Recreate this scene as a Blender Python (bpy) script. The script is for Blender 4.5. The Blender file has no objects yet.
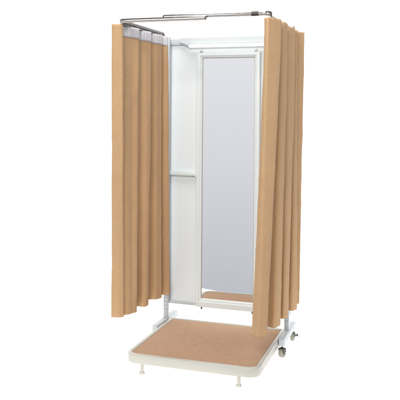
import bpy, bmesh, math, random
from mathutils import Vector, Matrix, noise

random.seed(4)
scene = bpy.context.scene
COL = scene.collection
PI = math.pi

# ------------------------------------------------------------------ helpers
def tag(o, label=None, cat=None, group=None, kind=None):
    if label: o['label'] = label
    if cat: o['category'] = cat
    if group: o['group'] = group
    if kind: o['kind'] = kind
    return o

def empty(name, loc=(0, 0, 0)):
    o = bpy.data.objects.new(name, None)
    COL.objects.link(o)
    o.location = loc
    o.empty_display_size = .1
    return o

def obj(name, bm, mat, parent=None, smooth=True, angle=40):
    me = bpy.data.meshes.new(name)
    bmesh.ops.recalc_face_normals(bm, faces=bm.faces)
    if smooth:
        for f in bm.faces: f.smooth = True
        lim = math.radians(angle)
        for e in bm.edges:
            if len(e.link_faces) == 2 and e.calc_face_angle(0) > lim:
                e.smooth = False
    bm.to_mesh(me)
    bm.free()
    mats = mat if isinstance(mat, (list, tuple)) else [mat]
    for m in mats: me.materials.append(m)
    o = bpy.data.objects.new(name, me)
    COL.objects.link(o)
    if parent: o.parent = parent
    return o

def box(bm, x0, x1, y0, y1, z0, z1, bev=.002, seg=2):
    r = bmesh.ops.create_cube(bm, size=1)
    vs = r['verts']
    for v in vs:
        v.co = Vector((x0 + (v.co.x + .5) * (x1 - x0), y0 + (v.co.y + .5) * (y1 - y0), z0 + (v.co.z + .5) * (z1 - z0)))
    if bev:
        es = {e for v in vs for e in v.link_edges}
        bmesh.ops.bevel(bm, geom=list(es), offset=bev, segments=seg, affect='EDGES', profile=.5)

def tube(bm, pts, rx, ry=None, n=14, cap=True, up=Vector((0, 0, 1))):
    """sweep an ellipse (rx sideways, ry along up) along pts"""
    ry = ry or rx
    pts = [Vector(p) for p in pts]
    rings = []
    for i, p in enumerate(pts):
        t = (pts[min(i + 1, len(pts) - 1)] - pts[max(i - 1, 0)]).normalized()
        u0 = up if abs(t.dot(up)) < .95 else Vector((0, 1, 0))
        s = t.cross(u0).normalized()
        u = s.cross(t).normalized()
        rings.append([bm.verts.new(p + s * math.cos(a) * rx + u * math.sin(a) * ry)
                      for a in (2 * PI * k / n for k in range(n))])
    for a, b in zip(rings, rings[1:]):
        for k in range(n):
            bm.faces.new((a[k], a[(k + 1) % n], b[(k + 1) % n], b[k]))
    if cap:
        bm.faces.new(rings[0][::-1])
        bm.faces.new(rings[-1])

def lathe(bm, prof, c=(0, 0, 0), axis='z', n=24):
    c = Vector(c)
    rings = []
    for r, h in prof:
        ring = []
        for k in range(n):
            a = 2 * PI * k / n
            if axis == 'z': d = Vector((math.cos(a) * r, math.sin(a) * r, h))
            elif axis == 'x': d = Vector((h, math.cos(a) * r, math.sin(a) * r))
            else: d = Vector((math.cos(a) * r, h, math.sin(a) * r))
            ring.append(bm.verts.new(c + d))
        rings.append(ring)
    for a, b in zip(rings, rings[1:]):
        for k in range(n):
            bm.faces.new((a[k], a[(k + 1) % n], b[(k + 1) % n], b[k]))
    bm.faces.new(rings[0][::-1])
    bm.faces.new(rings[-1])

def catmull(P, per=14):
    P = [Vector(p) for p in P]
    out = []
    for i in range(len(P) - 1):
        p0, p1, p2, p3 = P[max(i - 1, 0)], P[i], P[i + 1], P[min(i + 2, len(P) - 1)]
        for k in range(per):
            t = k / per
            out.append(.5 * (2 * p1 + (p2 - p0) * t + (2 * p0 - 5 * p1 + 4 * p2 - p3) * t * t + (3 * p1 - p0 - 3 * p2 + p3) * t ** 3))
    out.append(P[-1])
    return out

def rounded_rect(x0, x1, y0, y1, rf, rr, seg=14):
    """counter-clockwise outline; rf radius of the two front corners, rr of the rear ones"""
    out = []
    for cx, cy, r, a0 in ((x0 + rf, y0 + rf, rf, PI), (x1 - rf, y0 + rf, rf, 1.5 * PI), (x1 - rr, y1 - rr, rr, 0), (x0 + rr, y1 - rr, rr, .5 * PI)):
        for k in range(seg + 1):
            a = a0 + .5 * PI * k / seg
            out.append((cx + r * math.cos(a), cy + r * math.sin(a)))
    return out

# ------------------------------------------------------------------ materials
def mat(name):
    m = bpy.data.materials.new(name)
    m.use_nodes = True
    nt = m.node_tree
    b = nt.nodes['Principled BSDF']
    return m, nt, b

def N(nt, typ, **kw):
    n = nt.nodes.new(typ)
    for k, v in kw.items():
        if k in n.inputs: n.inputs[k].default_value = v
        else: setattr(n, k, v)
    return n

def noise_mat(name, c1, c2, scale=(8, 8, 8), rough=.4, bump=.05, bscale=60, metallic=0, dist=.001, spec=.5, rvar=.08):
    m, nt, b = mat(name)
    tc = N(nt, 'ShaderNodeTexCoord')
    mp = N(nt, 'ShaderNodeMapping'); mp.inputs['Scale'].default_value = scale
    nt.links.new(tc.outputs['Object'], mp.inputs['Vector'])
    nz = N(nt, 'ShaderNodeTexNoise', Scale=1.0, Detail=5.0, Roughness=.6)
    nt.links.new(mp.outputs[0], nz.inputs['Vector'])
    mx = N(nt, 'ShaderNodeMix', data_type='RGBA')
    mx.inputs[6].default_value = (*c1, 1); mx.inputs[7].default_value = (*c2, 1)
    nt.links.new(nz.outputs[0], mx.inputs[0])
    nt.links.new(mx.outputs[2], b.inputs['Base Color'])
    mr = N(nt, 'ShaderNodeMapRange')
    mr.inputs['To Min'].default_value = rough - rvar; mr.inputs['To Max'].default_value = rough + rvar
    nt.links.new(nz.outputs[0], mr.inputs['Value'])
    nt.links.new(mr.outputs[0], b.inputs['Roughness'])
    b.inputs['Metallic'].default_value = metallic
    b.inputs['Specular IOR Level'].default_value = spec
    nb = N(nt, 'ShaderNodeTexNoise', Scale=bscale, Detail=3.0)
    nt.links.new(tc.outputs['Object'], nb.inputs['Vector'])
    bp = N(nt, 'ShaderNodeBump', Strength=bump, Distance=dist)
    nt.links.new(nb.outputs[0], bp.inputs['Height'])
    nt.links.new(bp.outputs[0], b.inputs['Normal'])
    return m

M = {}
M['cream'] = noise_mat('cream_enamel', (.43, .42, .37), (.48, .465, .415), (5, 5, 5), .34, .04, 120)
M['frame_white'] = noise_mat('frame_enamel', (.65, .70, .695), (.70, .745, .74), (5, 5, 5), .36, .04, 120)
M['white'] = noise_mat('white_enamel', (.48, .51, .525), (.53, .56, .575), (4, 4, 2), .36, .04, 120)
M['panel'] = noise_mat('white_panel', (.67, .715, .725), (.72, .76, .77), (1.5, 1.5, 1.0), .5, .05, 200)
M['plastic'] = noise_mat('white_plastic', (.8, .8, .78), (.85, .85, .83), (9, 9, 9), .3, .02, 80)
M['beam'] = noise_mat('beam_enamel', (.50, .535, .55), (.55, .58, .595), (5, 5, 5), .4, .04, 120)
M['chrome'] = noise_mat('polished_steel', (.62, .58, .53), (.70, .66, .61), (30, 30, 30), .16, .02, 200, metallic=1, rvar=.05)
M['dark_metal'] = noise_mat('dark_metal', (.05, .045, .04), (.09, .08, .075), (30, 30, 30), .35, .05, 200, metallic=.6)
M['grey_metal'] = noise_mat('zinc_metal', (.36, .36, .35), (.50, .50, .49), (60, 60, 60), .3, .05, 200, metallic=.9)
M['wheel'] = noise_mat('beige_rubber', (.27, .255, .21), (.33, .315, .26), (60, 60, 60), .55, .08, 300)
M['slot'] = noise_mat('slot_shadow', (.30, .31, .32), (.36, .37, .38), (50, 50, 50), .6, .02, 80)

def fabric(name, ca, cb):
    m, nt, b = mat(name)
    tc = N(nt, 'ShaderNodeTexCoord')
    mp = N(nt, 'ShaderNodeMapping'); mp.inputs['Scale'].default_value = (60, 60, 5)
    nt.links.new(tc.outputs['UV'], mp.inputs['Vector'])
    # UV is in metres along the cloth: fine warp and weft threads plus slubs
    mpw = N(nt, 'ShaderNodeMapping'); mpw.inputs['Scale'].default_value = (1, 1, 1)
    nt.links.new(tc.outputs['UV'], mpw.inputs['Vector'])
    sep = N(nt, 'ShaderNodeSeparateXYZ'); nt.links.new(tc.outputs['UV'], sep.inputs[0])
    def thread(out, f):
        a = N(nt, 'ShaderNodeMath', operation='MULTIPLY'); a.inputs[1].default_value = f
        nt.links.new(out, a.inputs[0])
        s = N(nt, 'ShaderNodeMath', operation='SINE'); nt.links.new(a.outputs[0], s.inputs[0])
        return s.outputs[0]
    ad = N(nt, 'ShaderNodeMath', operation='MULTIPLY')
    nt.links.new(thread(sep.outputs[0], 2 * PI * 420), ad.inputs[0])
    nt.links.new(thread(sep.outputs[1], 2 * PI * 380), ad.inputs[1])
    mp2 = N(nt, 'ShaderNodeMapping'); mp2.inputs['Scale'].default_value = (520, 60, 1)
    nt.links.new(tc.outputs['UV'], mp2.inputs['Vector'])
    n1 = N(nt, 'ShaderNodeTexNoise', Scale=1.0, Detail=2.0); nt.links.new(mp2.outputs[0], n1.inputs['Vector'])
    mp3 = N(nt, 'ShaderNodeMapping'); mp3.inputs['Scale'].default_value = (50, 420, 1)
    nt.links.new(tc.outputs['UV'], mp3.inputs['Vector'])
    n2 = N(nt, 'ShaderNodeTexNoise', Scale=1.0, Detail=2.0); nt.links.new(mp3.outputs[0], n2.inputs['Vector'])
    n3 = N(nt, 'ShaderNodeTexNoise', Scale=5.0, Detail=4.0); nt.links.new(tc.outputs['UV'], n3.inputs['Vector'])
    s1 = N(nt, 'ShaderNodeMath', operation='ADD'); nt.links.new(n1.outputs[0], s1.inputs[0]); nt.links.new(n2.outputs[0], s1.inputs[1])
    s2 = N(nt, 'ShaderNodeMath', operation='MULTIPLY_ADD'); s2.inputs[1].default_value = .6
    nt.links.new(n3.outputs[0], s2.inputs[0]); nt.links.new(s1.outputs[0], s2.inputs[2])
    mr = N(nt, 'ShaderNodeMapRange'); mr.inputs['From Min'].default_value = .75; mr.inputs['From Max'].default_value = 1.85
    nt.links.new(s2.outputs[0], mr.inputs['Value'])
    mx = N(nt, 'ShaderNodeMix', data_type='RGBA')
    mx.inputs[6].default_value = (*ca, 1); mx.inputs[7].default_value = (*cb, 1)
    nt.links.new(mr.outputs[0], mx.inputs[0])
    nt.links.new(mx.outputs[2], b.inputs['Base Color'])
    b.inputs['Roughness'].default_value = .85
    b.inputs['Specular IOR Level'].default_value = .15
    b.inputs['Sheen Weight'].default_value = .12
    b.inputs['Sheen Roughness'].default_value = .5
    sb = N(nt, 'ShaderNodeMath', operation='MULTIPLY_ADD'); sb.inputs[1].default_value = .25
    nt.links.new(ad.outputs[0], sb.inputs[0]); nt.links.new(s1.outputs[0], sb.inputs[2])
    bp = N(nt, 'ShaderNodeBump', Strength=.22, Distance=.0012)
    nt.links.new(sb.outputs[0], bp.inputs['Height'])
    nt.links.new(bp.outputs[0], b.inputs['Normal'])
    return m
M['curtain'] = fabric('tan_curtain_cloth', (.40, .249, .131), (.55, .353, .188))

def tape_mat():
    m = noise_mat('white_header_tape', (.44, .435, .465), (.66, .655, .69), (90, 90, 40), .7, .2, 220)
    return m
M['tape'] = tape_mat()

def carpet_mat():
    m, nt, b = mat('brown_carpet')
    tc = N(nt, 'ShaderNodeTexCoord')
    n1 = N(nt, 'ShaderNodeTexNoise', Scale=210.0, Detail=3.0, Roughness=.7)
    mp = N(nt, 'ShaderNodeMapping'); mp.inputs['Scale'].default_value = (70, 110, 70)
    n2 = N(nt, 'ShaderNodeTexNoise', Scale=1.0, Detail=5.0, Roughness=.65)
    n3 = N(nt, 'ShaderNodeTexNoise', Scale=3.0, Detail=2.0)
    for n in (n1, n3): nt.links.new(tc.outputs['Object'], n.inputs['Vector'])
    nt.links.new(tc.outputs['Object'], mp.inputs['Vector']); nt.links.new(mp.outputs[0], n2.inputs['Vector'])
    a = N(nt, 'ShaderNodeMath', operation='MULTIPLY_ADD'); a.inputs[1].default_value = .55
    nt.links.new(n2.outputs[0], a.inputs[0]); nt.links.new(n1.outputs[0], a.inputs[2])
    a2 = N(nt, 'ShaderNodeMath', operation='MULTIPLY_ADD'); a2.inputs[1].default_value = .15
    nt.links.new(n3.outputs[0], a2.inputs[0]); nt.links.new(a.outputs[0], a2.inputs[2])
    mr = N(nt, 'ShaderNodeMapRange'); mr.inputs['From Min'].default_value = .57; mr.inputs['From Max'].default_value = 1.12
    nt.links.new(a2.outputs[0], mr.inputs['Value'])
    cr = N(nt, 'ShaderNodeValToRGB')
    cr.color_ramp.elements[0].color = (.262, .146, .085, 1); cr.color_ramp.elements[1].color = (.50, .31, .2, 1)
    e = cr.color_ramp.elements.new(.5); e.color = (.375, .217, .135, 1)
    nt.links.new(mr.outputs[0], cr.inputs[0])
    nt.links.new(cr.outputs[0], b.inputs['Base Color'])
    b.inputs['Roughness'].default_value = .95
    b.inputs['Specular IOR Level'].default_value = .1
    b.inputs['Sheen Weight'].default_value = .4
    b.inputs['Sheen Tint'].default_value = (1, .85, .62, 1)
    bp = N(nt, 'ShaderNodeBump', Strength=.6, Distance=.002)
    nt.links.new(n1.outputs[0], bp.inputs['Height']); nt.links.new(bp.outputs[0], b.inputs['Normal'])
    return m
M['carpet'] = carpet_mat()

def glass_mat():
    m, nt, b = mat('silvered_mirror')
    tc = N(nt, 'ShaderNodeTexCoord')
    nz = N(nt, 'ShaderNodeTexNoise', Scale=1.5, Detail=2.0)
    nt.links.new(tc.outputs['Object'], nz.inputs['Vector'])
    mx = N(nt, 'ShaderNodeMix', data_type='RGBA')
    mx.inputs[6].default_value = (.93, .945, .945, 1); mx.inputs[7].default_value = (.95, .96, .96, 1)
    nt.links.new(nz.outputs[0], mx.inputs[0]); nt.links.new(mx.outputs[2], b.inputs['Base Color'])
    b.inputs['Metallic'].default_value = 1
    b.inputs['Roughness'].default_value = .012
    return m
M['mirror'] = glass_mat()

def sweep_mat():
    m, nt, b = mat('white_glow_sweep')
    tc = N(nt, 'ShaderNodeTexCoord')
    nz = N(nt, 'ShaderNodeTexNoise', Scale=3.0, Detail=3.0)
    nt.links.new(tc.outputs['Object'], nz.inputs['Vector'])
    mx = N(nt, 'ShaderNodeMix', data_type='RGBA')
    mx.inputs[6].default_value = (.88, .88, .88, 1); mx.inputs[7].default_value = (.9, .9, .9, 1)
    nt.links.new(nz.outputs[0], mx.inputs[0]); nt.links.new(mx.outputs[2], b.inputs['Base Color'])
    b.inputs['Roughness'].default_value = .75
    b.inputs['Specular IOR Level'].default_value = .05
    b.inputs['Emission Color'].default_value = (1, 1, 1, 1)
    b.inputs['Emission Strength'].default_value = .92  # added glow keeps the sweep pure white and washes out contact shadows
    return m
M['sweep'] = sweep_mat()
M['lamp'] = noise_mat('lit_lamp_diffuser', (.84, .84, .83), (.86, .86, .85), (9, 9, 9), .4, .02, 80)
_b = M['lamp'].node_tree.nodes['Principled BSDF']
_b.inputs['Emission Color'].default_value = (1, .99, .97, 1); _b.inputs['Emission Strength'].default_value = .75

# ------------------------------------------------------------------ the setting: one white sweep that glows by added emission
YAW = .315
def sweep_pt(a, d, z):       # a sideways, d away from the camera
    c, s = math.cos(YAW), math.sin(YAW)
    return Vector((a * c - d * s, a * s + d * c, z))
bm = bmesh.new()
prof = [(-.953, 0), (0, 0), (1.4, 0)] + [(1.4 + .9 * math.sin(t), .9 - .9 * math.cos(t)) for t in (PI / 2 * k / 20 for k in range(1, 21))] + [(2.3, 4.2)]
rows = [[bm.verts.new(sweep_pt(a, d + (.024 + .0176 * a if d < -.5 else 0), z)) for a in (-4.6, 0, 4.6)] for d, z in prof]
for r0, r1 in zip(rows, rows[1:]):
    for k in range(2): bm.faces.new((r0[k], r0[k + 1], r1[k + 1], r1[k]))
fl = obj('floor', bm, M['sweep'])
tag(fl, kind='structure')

# ------------------------------------------------------------------ the rack
rack = empty('fitting_room')
tag(rack, 'white steel fitting room frame on casters with tall mirror and chrome curtain rails', 'fitting room')

WP, PT = .405, .015
def make_post(s):
    bm = bmesh.new()
    box(bm, s * WP - PT, s * WP + PT, -PT, PT, .117, 1.976, .0025)
    return obj('post', bm, M['white'], rack)
for s in (-1, 1):
    p = make_post(s)
    bm = bmesh.new()
    z = .17
    while z < 1.9:
        for dx in (-.006, .006):
            box(bm, s * WP + dx - .002, s * WP + dx + .002, -PT - .0008, -PT + .001, z, z + .012, 0)
        z += .025
    sl = obj('slots', bm, M['slot'], p, smooth=False)

# feet
for s in (-1, 1):
    bm = bmesh.new()
    x = s * .409
    box(bm, x - .0175, x + .0175, -.195, .19, .073, .119, .005, 3)
    fb = obj('foot_beam', bm, M['white'], rack)
    bm = bmesh.new()
    for y in (-.1962, .1912):
        box(bm, x - .0155, x + .0155, y - .0012, y + .0012, .075, .117, .001, 1)
    obj('end_cap', bm, M['white'], fb)

def make_caster():
    root = empty('caster'); root.parent = rack
    R, zc = .029, .029
    bm = bmesh.new()
    lathe(bm, [(.004, .0735), (.004, .058), (.013, .0575), (.015, .054), (.013, .050)], n=20)
    box(bm, -.0145, .0145, -.0105, .0105, .0715, .0745, .001, 1)
    # two fork cheeks with a bridge, rounded outline
    for sx in (-1, 1):
        out = [(-.014, .055), (.014, .055), (.016, .045), (.010, .020), (.004, .018), (-.004, .020), (-.012, .036), (-.018, .047)]
        a = [bm.verts.new((sx * .0165 - .0015, y, z)) for y, z in out]; b = [bm.verts.new((sx * .0165 + .0015, y, z)) for y, z in out]
        bm.faces.new(a); bm.faces.new(b[::-1])
        for k in range(len(out)): bm.faces.new((a[k], a[(k + 1) % len(out)], b[(k + 1) % len(out)], b[k]))
    box(bm, -.018, .018, -.018, .015, .051, .0565, .002, 2)
    obj('fork', bm, M['dark_metal'], root, smooth=True)
    bm = bmesh.new()
    lathe(bm, [(.010, -.0125), (R - .004, -.0125), (R, -.008), (R, .008), (R - .004, .0125), (.010, .0125)], (0, 0, zc), 'x', 32)
    w = obj('wheel', bm, M['wheel'], root)
    bm = bmesh.new()
    lathe(bm, [(.003, -.021), (.006, -.0195), (.006, .0195), (.003, .021)], (0, 0, zc), 'x', 16)
    obj('axle', bm, M['grey_metal'], w)
    bm = bmesh.new()
    lathe(bm, [(.006, -.0138), (.012, -.0132), (.012, .0132), (.006, .0138)], (0, 0, zc), 'x', 24)
    obj('hub', bm, M['grey_metal'], w)
    return root
def kids(o): return [c for c in bpy.data.objects if c.parent == o]
def copy_tree(o, parent):
    c = o.copy(); COL.objects.link(c); c.parent = parent
    for ch in kids(o): copy_tree(ch, c)
    return c
c0 = make_caster()
spots = [(.409, -.165, -.35), (.409, .165, .25), (-.409, -.14, .2), (-.409, .11, -.2)]
for i, (x, y, rz) in enumerate(spots):
    c = c0 if i == 0 else copy_tree(c0, rack)
    c.location = (x, y, -.0002); c.rotation_euler.z = rz
    if abs(x - .409) < .001 and y > 0:
        bm = bmesh.new()
        box(bm, .014, .034, -.010, .010, .034, .040, .002, 2)
        box(bm, .028, .037, -.011, .011, .030, .044, .002, 2)
        obj('brake_lever', bm, M['dark_metal'], c)

DY = .054     # the panel and mirror hang a little behind the posts
# back panel, cross bar, uprights beside the mirror
bm = bmesh.new()
box(bm, -.418, .418, .004, .012, .199, 1.955, .0015, 1)
bp_ = obj('back_panel', bm, M['panel'], rack); bp_.location.y = DY
bm = bmesh.new()
for s in (-1, 1):
    box(bm, s * .409 - .0078, s * .409 + .0078, -.006, .0035, .200, 1.92, .002, 2)
for z0, z1 in ((.200, .220),):
    box(bm, -.4010, -.222, -.004, .0035, z0, z1, .002, 2)
    box(bm, .222, .4010, -.004, .0035, z0, z1, .002, 2)
obj('panel_edge', bm, M['white'], bp_)
bm = bmesh.new()
for sx in (-1, 1):
    xa, xb = sorted((sx * .4005, sx * .2185))
    box(bm, xa, xb, -.020, .0032, 1.062, 1.069, .0015, 2)
    box(bm, xa, xb, -.024, -.0205, 1.060, 1.088, .0012, 2)
    box(bm, xa, xb, -.020, .0032, 1.0805, 1.087, .0015, 2)
    cb = None
obj('cross_bar', bm, M['frame_white'], rack).location.y = DY
bm = bmesh.new()
for sx in (-1, 1):
    box(bm, sx * .211 - .007, sx * .211 + .007, -.0275, -.0245, 1.050, 1.098, .001, 1)
obj('bracket', bm, M['frame_white'], rack).location.y = DY

bm = bmesh.new()
box(bm, -.402, .402, -.012, .0035, 1.925, 1.966, .003, 2)
box(bm, -.330, .330, -.016, -.0125, 1.931, 1.970, .001, 1)
tb = obj('top_beam', bm, M['beam'], rack); tb.location.y = DY
for sx in (-1, 1):
    for z in (.26, 1.03, 1.90):
        bm = bmesh.new()
        box(bm, sx * .411 - .007, sx * .411 + .007, .0152, .0578, z, z + .035, .0015, 1)
        obj('mounting_tab', bm, M['white'], rack)
# slim lit lamp tube in front of the beam
bm = bmesh.new()
tube(bm, [(-.262, -.030, 1.915), (-.2595, -.030, 1.915), (.2595, -.030, 1.915), (.262, -.030, 1.915)], .0115, n=24)
ht = obj('lamp_tube', bm, M['lamp'], rack); ht.location.y = DY
for sx in (-1, 1):
    bm = bmesh.new()
    lathe(bm, [(.006, -.004), (.013, -.003), (.013, .003), (.006, .004)], (sx * .266, -.030, 1.915), 'x', 24)
    v0 = Vector((sx * .268, -.030, 1.920)); v1 = Vector((sx * .335, -.0165, 1.945))
    tube(bm, [v0, (v0 + v1) / 2 + Vector((0, 0, .002)), v1], .004, .008, n=10)
    obj('tube_bracket', bm, M['white'], ht)

# mirror: moulded frame with silvered glass
MX, FB, FT = .2125, .199, 1.873
def frame_bm(x0, x1, z0, z1, w, y_f, y_b):
    """mitred picture frame: profile across the width w from outside to the glass"""
    bm = bmesh.new()
    pr = [(0, y_b), (0, y_f + .004), (.003, y_f), (w * .62, y_f), (w * .72, y_f + .004), (w - .003, y_f + .006), (w, y_f + .010), (w, y_b)]
    loops = []
    for o, y in pr:
        loops.append([bm.verts.new(v) for v in ((x0 + o, y, z0 + o * (1.5)), (x1 - o, y, z0 + o * 1.5), (x1 - o, y, z1 - o), (x0 + o, y, z1 - o))])
    for a, b in zip(loops, loops[1:] + loops[:1]):
        for k in range(4): bm.faces.new((a[k], a[(k + 1) % 4], b[(k + 1) % 4], b[k]))
    return bm
GY = -.008
mf = obj('mirror_frame', frame_bm(-MX, MX, FB, FT, .036, -.024, -.0005), M['frame_white'], rack, angle=25); mf.location.y = DY
bm = bmesh.new()
box(bm, -MX + .030, MX - .030, GY, GY + .004, FB + .045, FT - .030, 0)
obj('mirror_glass', bm, M['mirror'], mf, smooth=False)
bm = bmesh.new()
g = .0362
for xa, xb, za, zb in ((-MX + g, -MX + g + .0035, FB + .0545, FT - g), (MX - g - .0035, MX - g, FB + .0545, FT - g), (-MX + g + .0036, MX - g - .0036, FT - g - .0035, FT - g)):
    box(bm, xa, xb, GY - .004, GY - .0004, za, zb, .0006, 1)
obj('glazing_bead', bm, M['cream'], mf)
for sx in (-1, 1):
    bm = bmesh.new()
    box(bm, sx * .185 - .008, sx * .185 + .008, -.026, -.001, FT + .0005, FT + .007, .001, 1)
    lathe(bm, [(.0045, 0), (.0045, .004), (.003, .006)], (sx * .185, -.014, FT + .007), 'z', 12)
    obj('clip', bm, M['grey_metal'], mf)
    bm = bmesh.new()
    lathe(bm, [(.004, -.014), (.006, -.013), (.006, -.004), (.004, -.0005)], (sx * .172, -.014, FB), 'z', 12)
    obj('bolt', bm, M['dark_metal'], mf)

# curtain rails: two flattened chrome tubes that telescope past each other at the front
H, WR, YF, RC = 1.998, .432, -.712, .032
def rail_pts(s, x_end, yo, zo, y_back):
    """from the rear end along the side, round the front corner, to x_end on the front"""
    pts = [(s * WR, y_back + (YF + RC + .002 - y_back) * k / 8, H + zo) for k in range(8)]
    for k in range(13):
        a = PI / 2 * k / 12
        pts.append((s * (WR - RC + RC * math.cos(a)), YF + yo + RC - RC * math.sin(a), H + zo))
    pts += [(s * (WR - RC) + (x_end - s * (WR - RC)) * k / 10, YF + yo, H + zo) for k in range(1, 11)]
    return pts
rails = {}
bm = bmesh.new(); tube(bm, rail_pts(-1, .083, -.0085, -.005, -.03), .0085, .0125, n=16)
rails[-1] = obj('curtain_rail', bm, M['chrome'], rack)
bm = bmesh.new(); tube(bm, rail_pts(1, -.165, .0115, .011, -.03), .0085, .0125, n=16)
rails[1] = obj('curtain_rail', bm, M['chrome'], rack)
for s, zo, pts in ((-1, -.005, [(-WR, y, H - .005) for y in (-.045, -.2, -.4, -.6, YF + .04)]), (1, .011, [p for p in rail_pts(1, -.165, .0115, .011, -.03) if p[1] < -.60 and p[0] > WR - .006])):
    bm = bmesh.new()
    tube(bm, pts, .0094, .0134, n=16)  # left: dark reflection on the chrome, shaped as a tube; right: corner cap
    obj('dark_reflection_and_cap', bm, M['dark_metal'], rails[s])
# dark runner channel under each side rail, end caps, front sleeves
for s in (-1, 1):
    zo = -.005 if s < 0 else .011
    bm = bmesh.new()
    box(bm, s * WR - .006, s * WR + .006, YF + .045, -.035, H + zo - .0185, H + zo - .0105, .001, 1)
    obj('runner_channel', bm, M['dark_metal'], rails[s])
    bm = bmesh.new()
    lathe(bm, [(.006, -.012), (.0125, -.010), (.0125, .004), (.008, .010), (.003, .012)], (s * WR, -.024, H + zo), 'y', 20)
    obj('end_cap', bm, M['dark_metal'], rails[s])
    bm = bmesh.new()
    tube(bm, [(s * WR, -.016, H + zo - .002), (s * (WR - .008), -.004, H + zo - .012), (s * WP, 0, 1.974)], .004, n=10)
    obj('rail_bracket', bm, M['grey_metal'], rails[s])
bm = bmesh.new()
lathe(bm, [(.004, -.0035), (.0095, -.003), (.0095, .003), (.004, .0035)], (.084, YF - .0085, H - .005), 'x', 16)
obj('end_cap', bm, M['dark_metal'], rails[-1])
bm = bmesh.new()
lathe(bm, [(.004, -.006), (.0095, -.005), (.0095, .004), (.004, .005)], (-.166, YF + .0115, H + .011), 'x', 16)
obj('end_cap', bm, M['dark_metal'], rails[1])
bm = bmesh.new()
tube(bm, [(.335, YF + .0115, H + .011), (.338, YF + .0115, H + .011), (.372, YF + .0115, H + .011), (.375, YF + .0115, H + .011)], .0096, .0134, n=16)
obj('joint', bm, M['dark_metal'], rails[1])

# ------------------------------------------------------------------ the platform
plat = empty('step_platform', (0, -.33, 0))
tag(plat, 'low cream metal platform topped with brown carpet in front of the mirror', 'platform')
PX, PY0, PY1, PZ = .3886, -.712, .040, .1107
def local(bm):
    for v in bm.verts: v.co.y += .33
    return bm
def loop_verts(bm, inset, z, rf=.066, rr=.018):
    i = inset
    return [bm.verts.new((x, y, z)) for x, y in rounded_rect(-PX + i, PX - i, PY0 + i, PY1 - i, max(rf - i, .012), max(rr - i, .003))]
bm = bmesh.new()
T = .053
prof = [(.026, PZ - T), (.006, PZ - T), (.0015, PZ - T + .003), (0, PZ - T + .008), (0, PZ - .005), (.0008, PZ - .002), (.0025, PZ - .0004), (.005, PZ), (.020, PZ), (.0225, PZ - .0015), (.024, PZ - .005), (.024, PZ - .016), (.026, PZ - .020)]
loops = [loop_verts(bm, i, z) for i, z in prof]
n = len(loops[0])
for a, b in zip(loops, loops[1:] + loops[:1]):
    for k in range(n): bm.faces.new((a[k], a[(k + 1) % n], b[(k + 1) % n], b[k]))
obj('edge_frame', local(bm), M['cream'], plat, angle=50)
bm = bmesh.new()
ls = [loop_verts(bm, .0243, PZ - .014), loop_verts(bm, .0243, PZ - .006), loop_verts(bm, .027, PZ - .0035), loop_verts(bm, .032, PZ - .003)]
bm.faces.new(ls[0][::-1]); bm.faces.new(ls[-1])
for a, b in zip(ls, ls[1:]):
    for k in range(n): bm.faces.new((a[k], a[(k + 1) % n], b[(k + 1) % n], b[k]))
obj('carpet', local(bm), M['carpet'], plat)
for x, y in ((-.287, -.694), (.278, -.694), (-.30, 0), (.30, 0)):
    bm = bmesh.new()
    lathe(bm, [(.0095, PZ - T - .0005), (.0095, .020), (.010, .018), (.0105, .014)], (x, y, 0), 'z', 20)
    lg = obj('leg', local(bm), M['cream'], plat)
    bm = bmesh.new()
    lathe(bm, [(.0105, .0135), (.0135, .011), (.0165, .004), (.0165, .001), (.013, 0)], (x, y, 0), 'z', 20)
    obj('foot', local(bm), M['cream'], lg)
bm = bmesh.new()
lathe(bm, [(.0022, -.001), (.0055, -.0005), (.0055, .001), (.003, .0025)], (PX, -.615, PZ - .030), 'x', 16)
obj('screw', local(bm), M['grey_metal'], plat)

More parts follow.
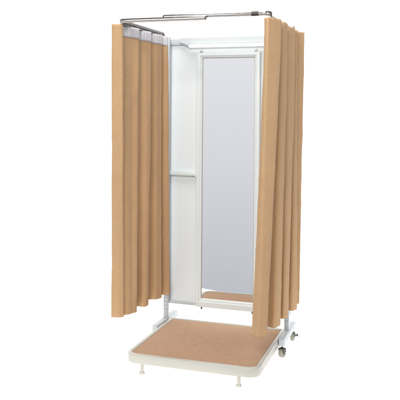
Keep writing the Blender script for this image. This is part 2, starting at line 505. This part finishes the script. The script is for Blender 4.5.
# ------------------------------------------------------------------ curtains
def curtain(name, top, bot, zt, zb, seed, label, hem=.03, inner=1, relax=1.0):
    per = 12
    ct, cb = catmull([(x, y, 0) for x, y in top], per), catmull([(x, y, 0) for x, y in bot], per)
    nu, rows = len(ct), 130
    bm = bmesh.new()
    uvl = bm.loops.layers.uv.new('cloth')
    grid = []
    arc = [0]
    for a, b in zip(cb, cb[1:]): arc.append(arc[-1] + (b - a).length)
    def point(i, t):
        p = ct[i].lerp(cb[i], t)
        j0, j1 = max(i - 1, 0), min(i + 1, nu - 1)
        tan = (ct[j1].lerp(cb[j1], t) - ct[j0].lerp(cb[j0], t)).normalized()
        nrm = Vector((tan.y, -tan.x, 0))          # towards +x side
        u, z = arc[i], zt + (zb - zt) * t
        fade = min(1, t / .12)
        # long soft sags, diagonal drag lines, small creases
        w = .0040 * noise.noise((u * 9 + seed, z * 1.1, 3.1 + seed)) * fade
        w += .0085 * noise.noise((u * 19 + seed * 3, z * .55, 7.3)) * (.35 + .65 * fade)
        w += .0017 * noise.noise((u * 15 + z * 6 + seed, z * 3.5 - u * 3, 9.7)) * fade
        w += .0042 * (.55 + .9 * noise.noise((u * 6 + seed, z * .4, 1.1))) * math.sin(2 * PI * u / .058 + 3.2 * noise.noise((u * 5, z * .45 + seed, 4.4))) * (.45 + .55 * fade)
        d = noise.noise((u * 7 - z * 3.2 + seed, z * 1.6 + u * 2, 2.2))
        w += .0013 * max(0, 1 - abs(d) * 9) * fade
        w += .0012 * noise.noise((u * 38 + seed, z * 7, 5.3)) * (.4 + .6 * fade)
        # pinched pleats: little vertical tucks in the header that die away downward
        w += .0022 * math.sin(u * 2 * PI / .021 + 1.3 * math.sin(u * 30)) * math.exp(-t * 26)
        zz = z + (.004 * noise.noise((u * 24, seed, 8.8)) if t < .03 and inner < 0 else 0) + .0015 * noise.noise((u * 14, seed, 0)) * (1 if t > .9 or t < .05 else .3)
        return p + nrm * w + Vector((0, 0, zz)), nrm, u, z
    for r in range(rows + 1):
        t = r / rows
        grid.append([(bm.verts.new(point(i, t)[0]), point(i, t)[2], point(i, t)[3]) for i in range(nu)])
    for r in range(rows):
        for i in range(nu - 1):
            q = (grid[r][i], grid[r][i + 1], grid[r + 1][i + 1], grid[r + 1][i])
            f = bm.faces.new([k[0] for k in q])
            for lp, k in zip(f.loops, q): lp[uvl].uv = (k[1], k[2])
    o = obj(name, bm, M['curtain'], None, angle=180)
    md = o.modifiers.new('cloth_thickness', 'SOLIDIFY'); md.thickness = .0018; md.offset = 0
    tag(o, label, 'curtain', 'pair of tan curtains')
    # turned-up hem: a second layer of cloth at the bottom, on both faces seen
    bm = bmesh.new()
    uvl = bm.loops.layers.uv.new('cloth')
    def layer(t0, t1, off, nr, i0=0, i1=None):
        g = []
        i1 = i1 or nu
        for r in range(nr + 1):
            t = t0 + (t1 - t0) * r / nr
            row = []
            for i in range(i0, i1):
                p, nn, u, z = point(i, t)
                row.append((bm.verts.new(p + nn * off), u, z))
            g.append(row)
        for r in range(nr):
            for i in range(len(g[0]) - 1):
                q = (g[r][i], g[r][i + 1], g[r + 1][i + 1], g[r + 1][i])
                f = bm.faces.new([k[0] for k in q])
                for lp, k in zip(f.loops, q): lp[uvl].uv = (k[1], k[2])
    layer(1 - hem / (zt - zb), .9997, .0016 * inner, 4)
    hm = obj('hem', bm, M['curtain'], o, angle=180)
    # white header tape on the inner face
    bm = bmesh.new()
    uvl = bm.loops.layers.uv.new('cloth')
    skip = int(per * 4.6)
    layer(-.0008, .036, .0024 if inner > 0 else -.0024, 6, skip if inner > 0 else 4)
    tp = obj('header_tape', bm, M['tape'], o, angle=180)
    md = tp.modifiers.new('tape_thickness', 'SOLIDIFY'); md.thickness = .0012; md.offset = 0
    # hooks: wire loops from the tape up to the runner channel
    k = 0
    i = per * 4 if inner > 0 else 10
    while i < nu - 3:
        p, nn, u, z = point(i, .012)
        q = p + nn * (.005 * inner)
        top_z = H - .017 if inner > 0 else H - .001
        side = -WR if inner > 0 else WR
        bm = bmesh.new()
        tube(bm, [q + Vector((0, 0, -.028)), q + Vector((0, 0, -.006)), q + Vector((0, 0, .006)),
                  Vector(((q.x + side) / 2, q.y, top_z - .010)), Vector((side, q.y, top_z - .002))], .0016, n=8)
        lathe(bm, [(.003, -.006), (.005, -.004), (.005, .003), (.003, .005)], (side, q.y, top_z - .004), 'z', 12)
        obj('hook', bm, M['plastic' if k else 'grey_metal'], o)
        k += 1
        i += per * 5 // 2 if inner > 0 else per * 5 // 2
    return o

L_top = [(-.472, -.695), (-.470, -.724), (-.447, -.727), (-.418, -.718), (-.424, -.690),
         (-.440, -.662), (-.437, -.620), (-.426, -.555), (-.414, -.480), (-.424, -.462),
         (-.440, -.445), (-.437, -.410), (-.424, -.355), (-.410, -.304), (-.422, -.284),
         (-.440, -.265), (-.436, -.235), (-.420, -.180), (-.405, -.121), (-.417, -.102),
         (-.432, -.090), (-.424, -.065), (-.412, -.045), (-.402, -.032), (-.404, -.026)]
L_bot = [(-.515, -.605), (-.508, -.632), (-.475, -.620), (-.446, -.601), (-.452, -.580),
         (-.459, -.561), (-.440, -.542), (-.426, -.525), (-.420, -.470), (-.445, -.425),
         (-.470, -.385), (-.463, -.357), (-.424, -.357), (-.405, -.322), (-.430, -.275),
         (-.463, -.230), (-.456, -.194), (-.414, -.179), (-.391, -.132), (-.412, -.098),
         (-.425, -.075), (-.412, -.055), (-.390, -.045), (-.372, -.030), (-.376, -.022)]
R_top = [(.402, -.665), (.405, -.690), (.434, -.706), (.473, -.612), (.463, -.578),
         (.439, -.545), (.444, -.510), (.462, -.475), (.475, -.430), (.465, -.395),
         (.439, -.360), (.444, -.310), (.463, -.255), (.474, -.200), (.464, -.165),
         (.439, -.140), (.452, -.125), (.463, -.105), (.473, -.080), (.465, -.055),
         (.453, -.035), (.456, -.010), (.470, .020), (.489, .050), (.472, .062)]
R_bot = [(.343, -.655), (.344, -.692), (.390, -.716), (.424, -.685), (.410, -.630),
         (.385, -.565), (.393, -.512), (.431, -.517), (.450, -.469), (.436, -.420),
         (.410, -.365), (.419, -.318), (.448, -.328), (.462, -.279), (.450, -.235),
         (.427, -.180), (.436, -.135), (.467, -.135), (.483, -.093), (.470, -.055),
         (.452, -.015), (.460, .012), (.468, .025), (.477, .036), (.463, .060)]
curtain('curtain', L_top, L_bot, 1.976, .280, 1.7, 'tan curtain drawn open on the left rail, white header tape showing', inner=1)
curtain('curtain', R_top, R_bot, 1.986, .280, 6.3, 'tan pleated curtain on the right rail, partly covering the mirror edge', inner=-1)

# ------------------------------------------------------------------ light
w = bpy.data.worlds.new('World'); scene.world = w
w.use_nodes = True
nt = w.node_tree
bg = nt.nodes['Background']
tc = N(nt, 'ShaderNodeTexCoord'); sep = N(nt, 'ShaderNodeSeparateXYZ')
nt.links.new(tc.outputs['Generated'], sep.inputs[0])
mr = N(nt, 'ShaderNodeMapRange'); mr.inputs['From Min'].default_value = -.3; mr.inputs['From Max'].default_value = .6
nt.links.new(sep.outputs[2], mr.inputs['Value'])
cr = N(nt, 'ShaderNodeValToRGB')
E = cr.color_ramp.elements
E[0].position = 0; E[0].color = (.48, .50, .56, 1)
E[1].position = 1; E[1].color = (.18, .185, .20, 1)
for pos, c in ((.07, (.55, .56, .60, 1)), (.24, (.70, .705, .75, 1)), (.41, (.80, .805, .84, 1)), (.46, (.80, .805, .83, 1)), (.6, (.30, .31, .33, 1))):
    e = E.new(pos); e.color = c
nt.links.new(mr.outputs[0], cr.inputs[0]); nt.links.new(cr.outputs[0], bg.inputs['Color'])
bg.inputs['Strength'].default_value = 1.0

def area(name, loc, target, size, power, color=(1, 1, 1)):
    l = bpy.data.lights.new(name, 'AREA'); l.shape = 'RECTANGLE'; l.size, l.size_y = size
    l.energy = power; l.color = color
    o = bpy.data.objects.new(name, l); COL.objects.link(o)
    o.location = loc
    o.rotation_euler = (Vector(target) - Vector(loc)).to_track_quat('-Z', 'Y').to_euler()
    return o
area('key_softbox', (.7, -5.2, 3.2), (0, -.1, .9), (1.2, 1.2), 160, (1, .985, .96))
area('side_softbox', (3.4, -2.6, 2.6), (.2, -.2, 1.0), (1.0, 1.6), 30, (1, .985, .96))
area('left_fill', (-1.7, -5.0, 2.9), (-.2, -.2, 1.0), (1.2, 1.2), 24, (1, .985, .96))  # unseen fill, added to lift the front-facing cloth against the folds
area('top_fill', (0, -1.3, 4.4), (0, -.35, .3), (1.5, 1.5), 80, (1, .99, .98))  # unseen overhead fill, added to brighten the carpet and upward faces

# ------------------------------------------------------------------ camera
cam = bpy.data.cameras.new('camera')
co = bpy.data.objects.new('camera', cam); COL.objects.link(co)
yaw, pitch, roll = .315, -.006, .007
fw = Vector((-math.sin(yaw) * math.cos(pitch), math.cos(yaw) * math.cos(pitch), math.sin(pitch)))
r = Vector((math.cos(yaw), math.sin(yaw), 0)); u = r.cross(fw)
c, s = math.cos(roll), math.sin(roll)
r, u = c * r + s * u, -s * r + c * u
m = Matrix((r, u, -fw)).transposed().to_4x4()
m.translation = (1.2465, -4.3873, 1.4788)
co.matrix_world = m
cam.sensor_width = 36; cam.lens = 63.65
cam.shift_x = .0017; cam.shift_y = -.2085
cam.clip_end = 200
scene.camera = co
scene.render.resolution_x = scene.render.resolution_y = 1024
scene.view_settings.view_transform = 'Standard'
scene.view_settings.look = 'None'
scene.view_settings.exposure = 0
scene.cycles.max_bounces = 10
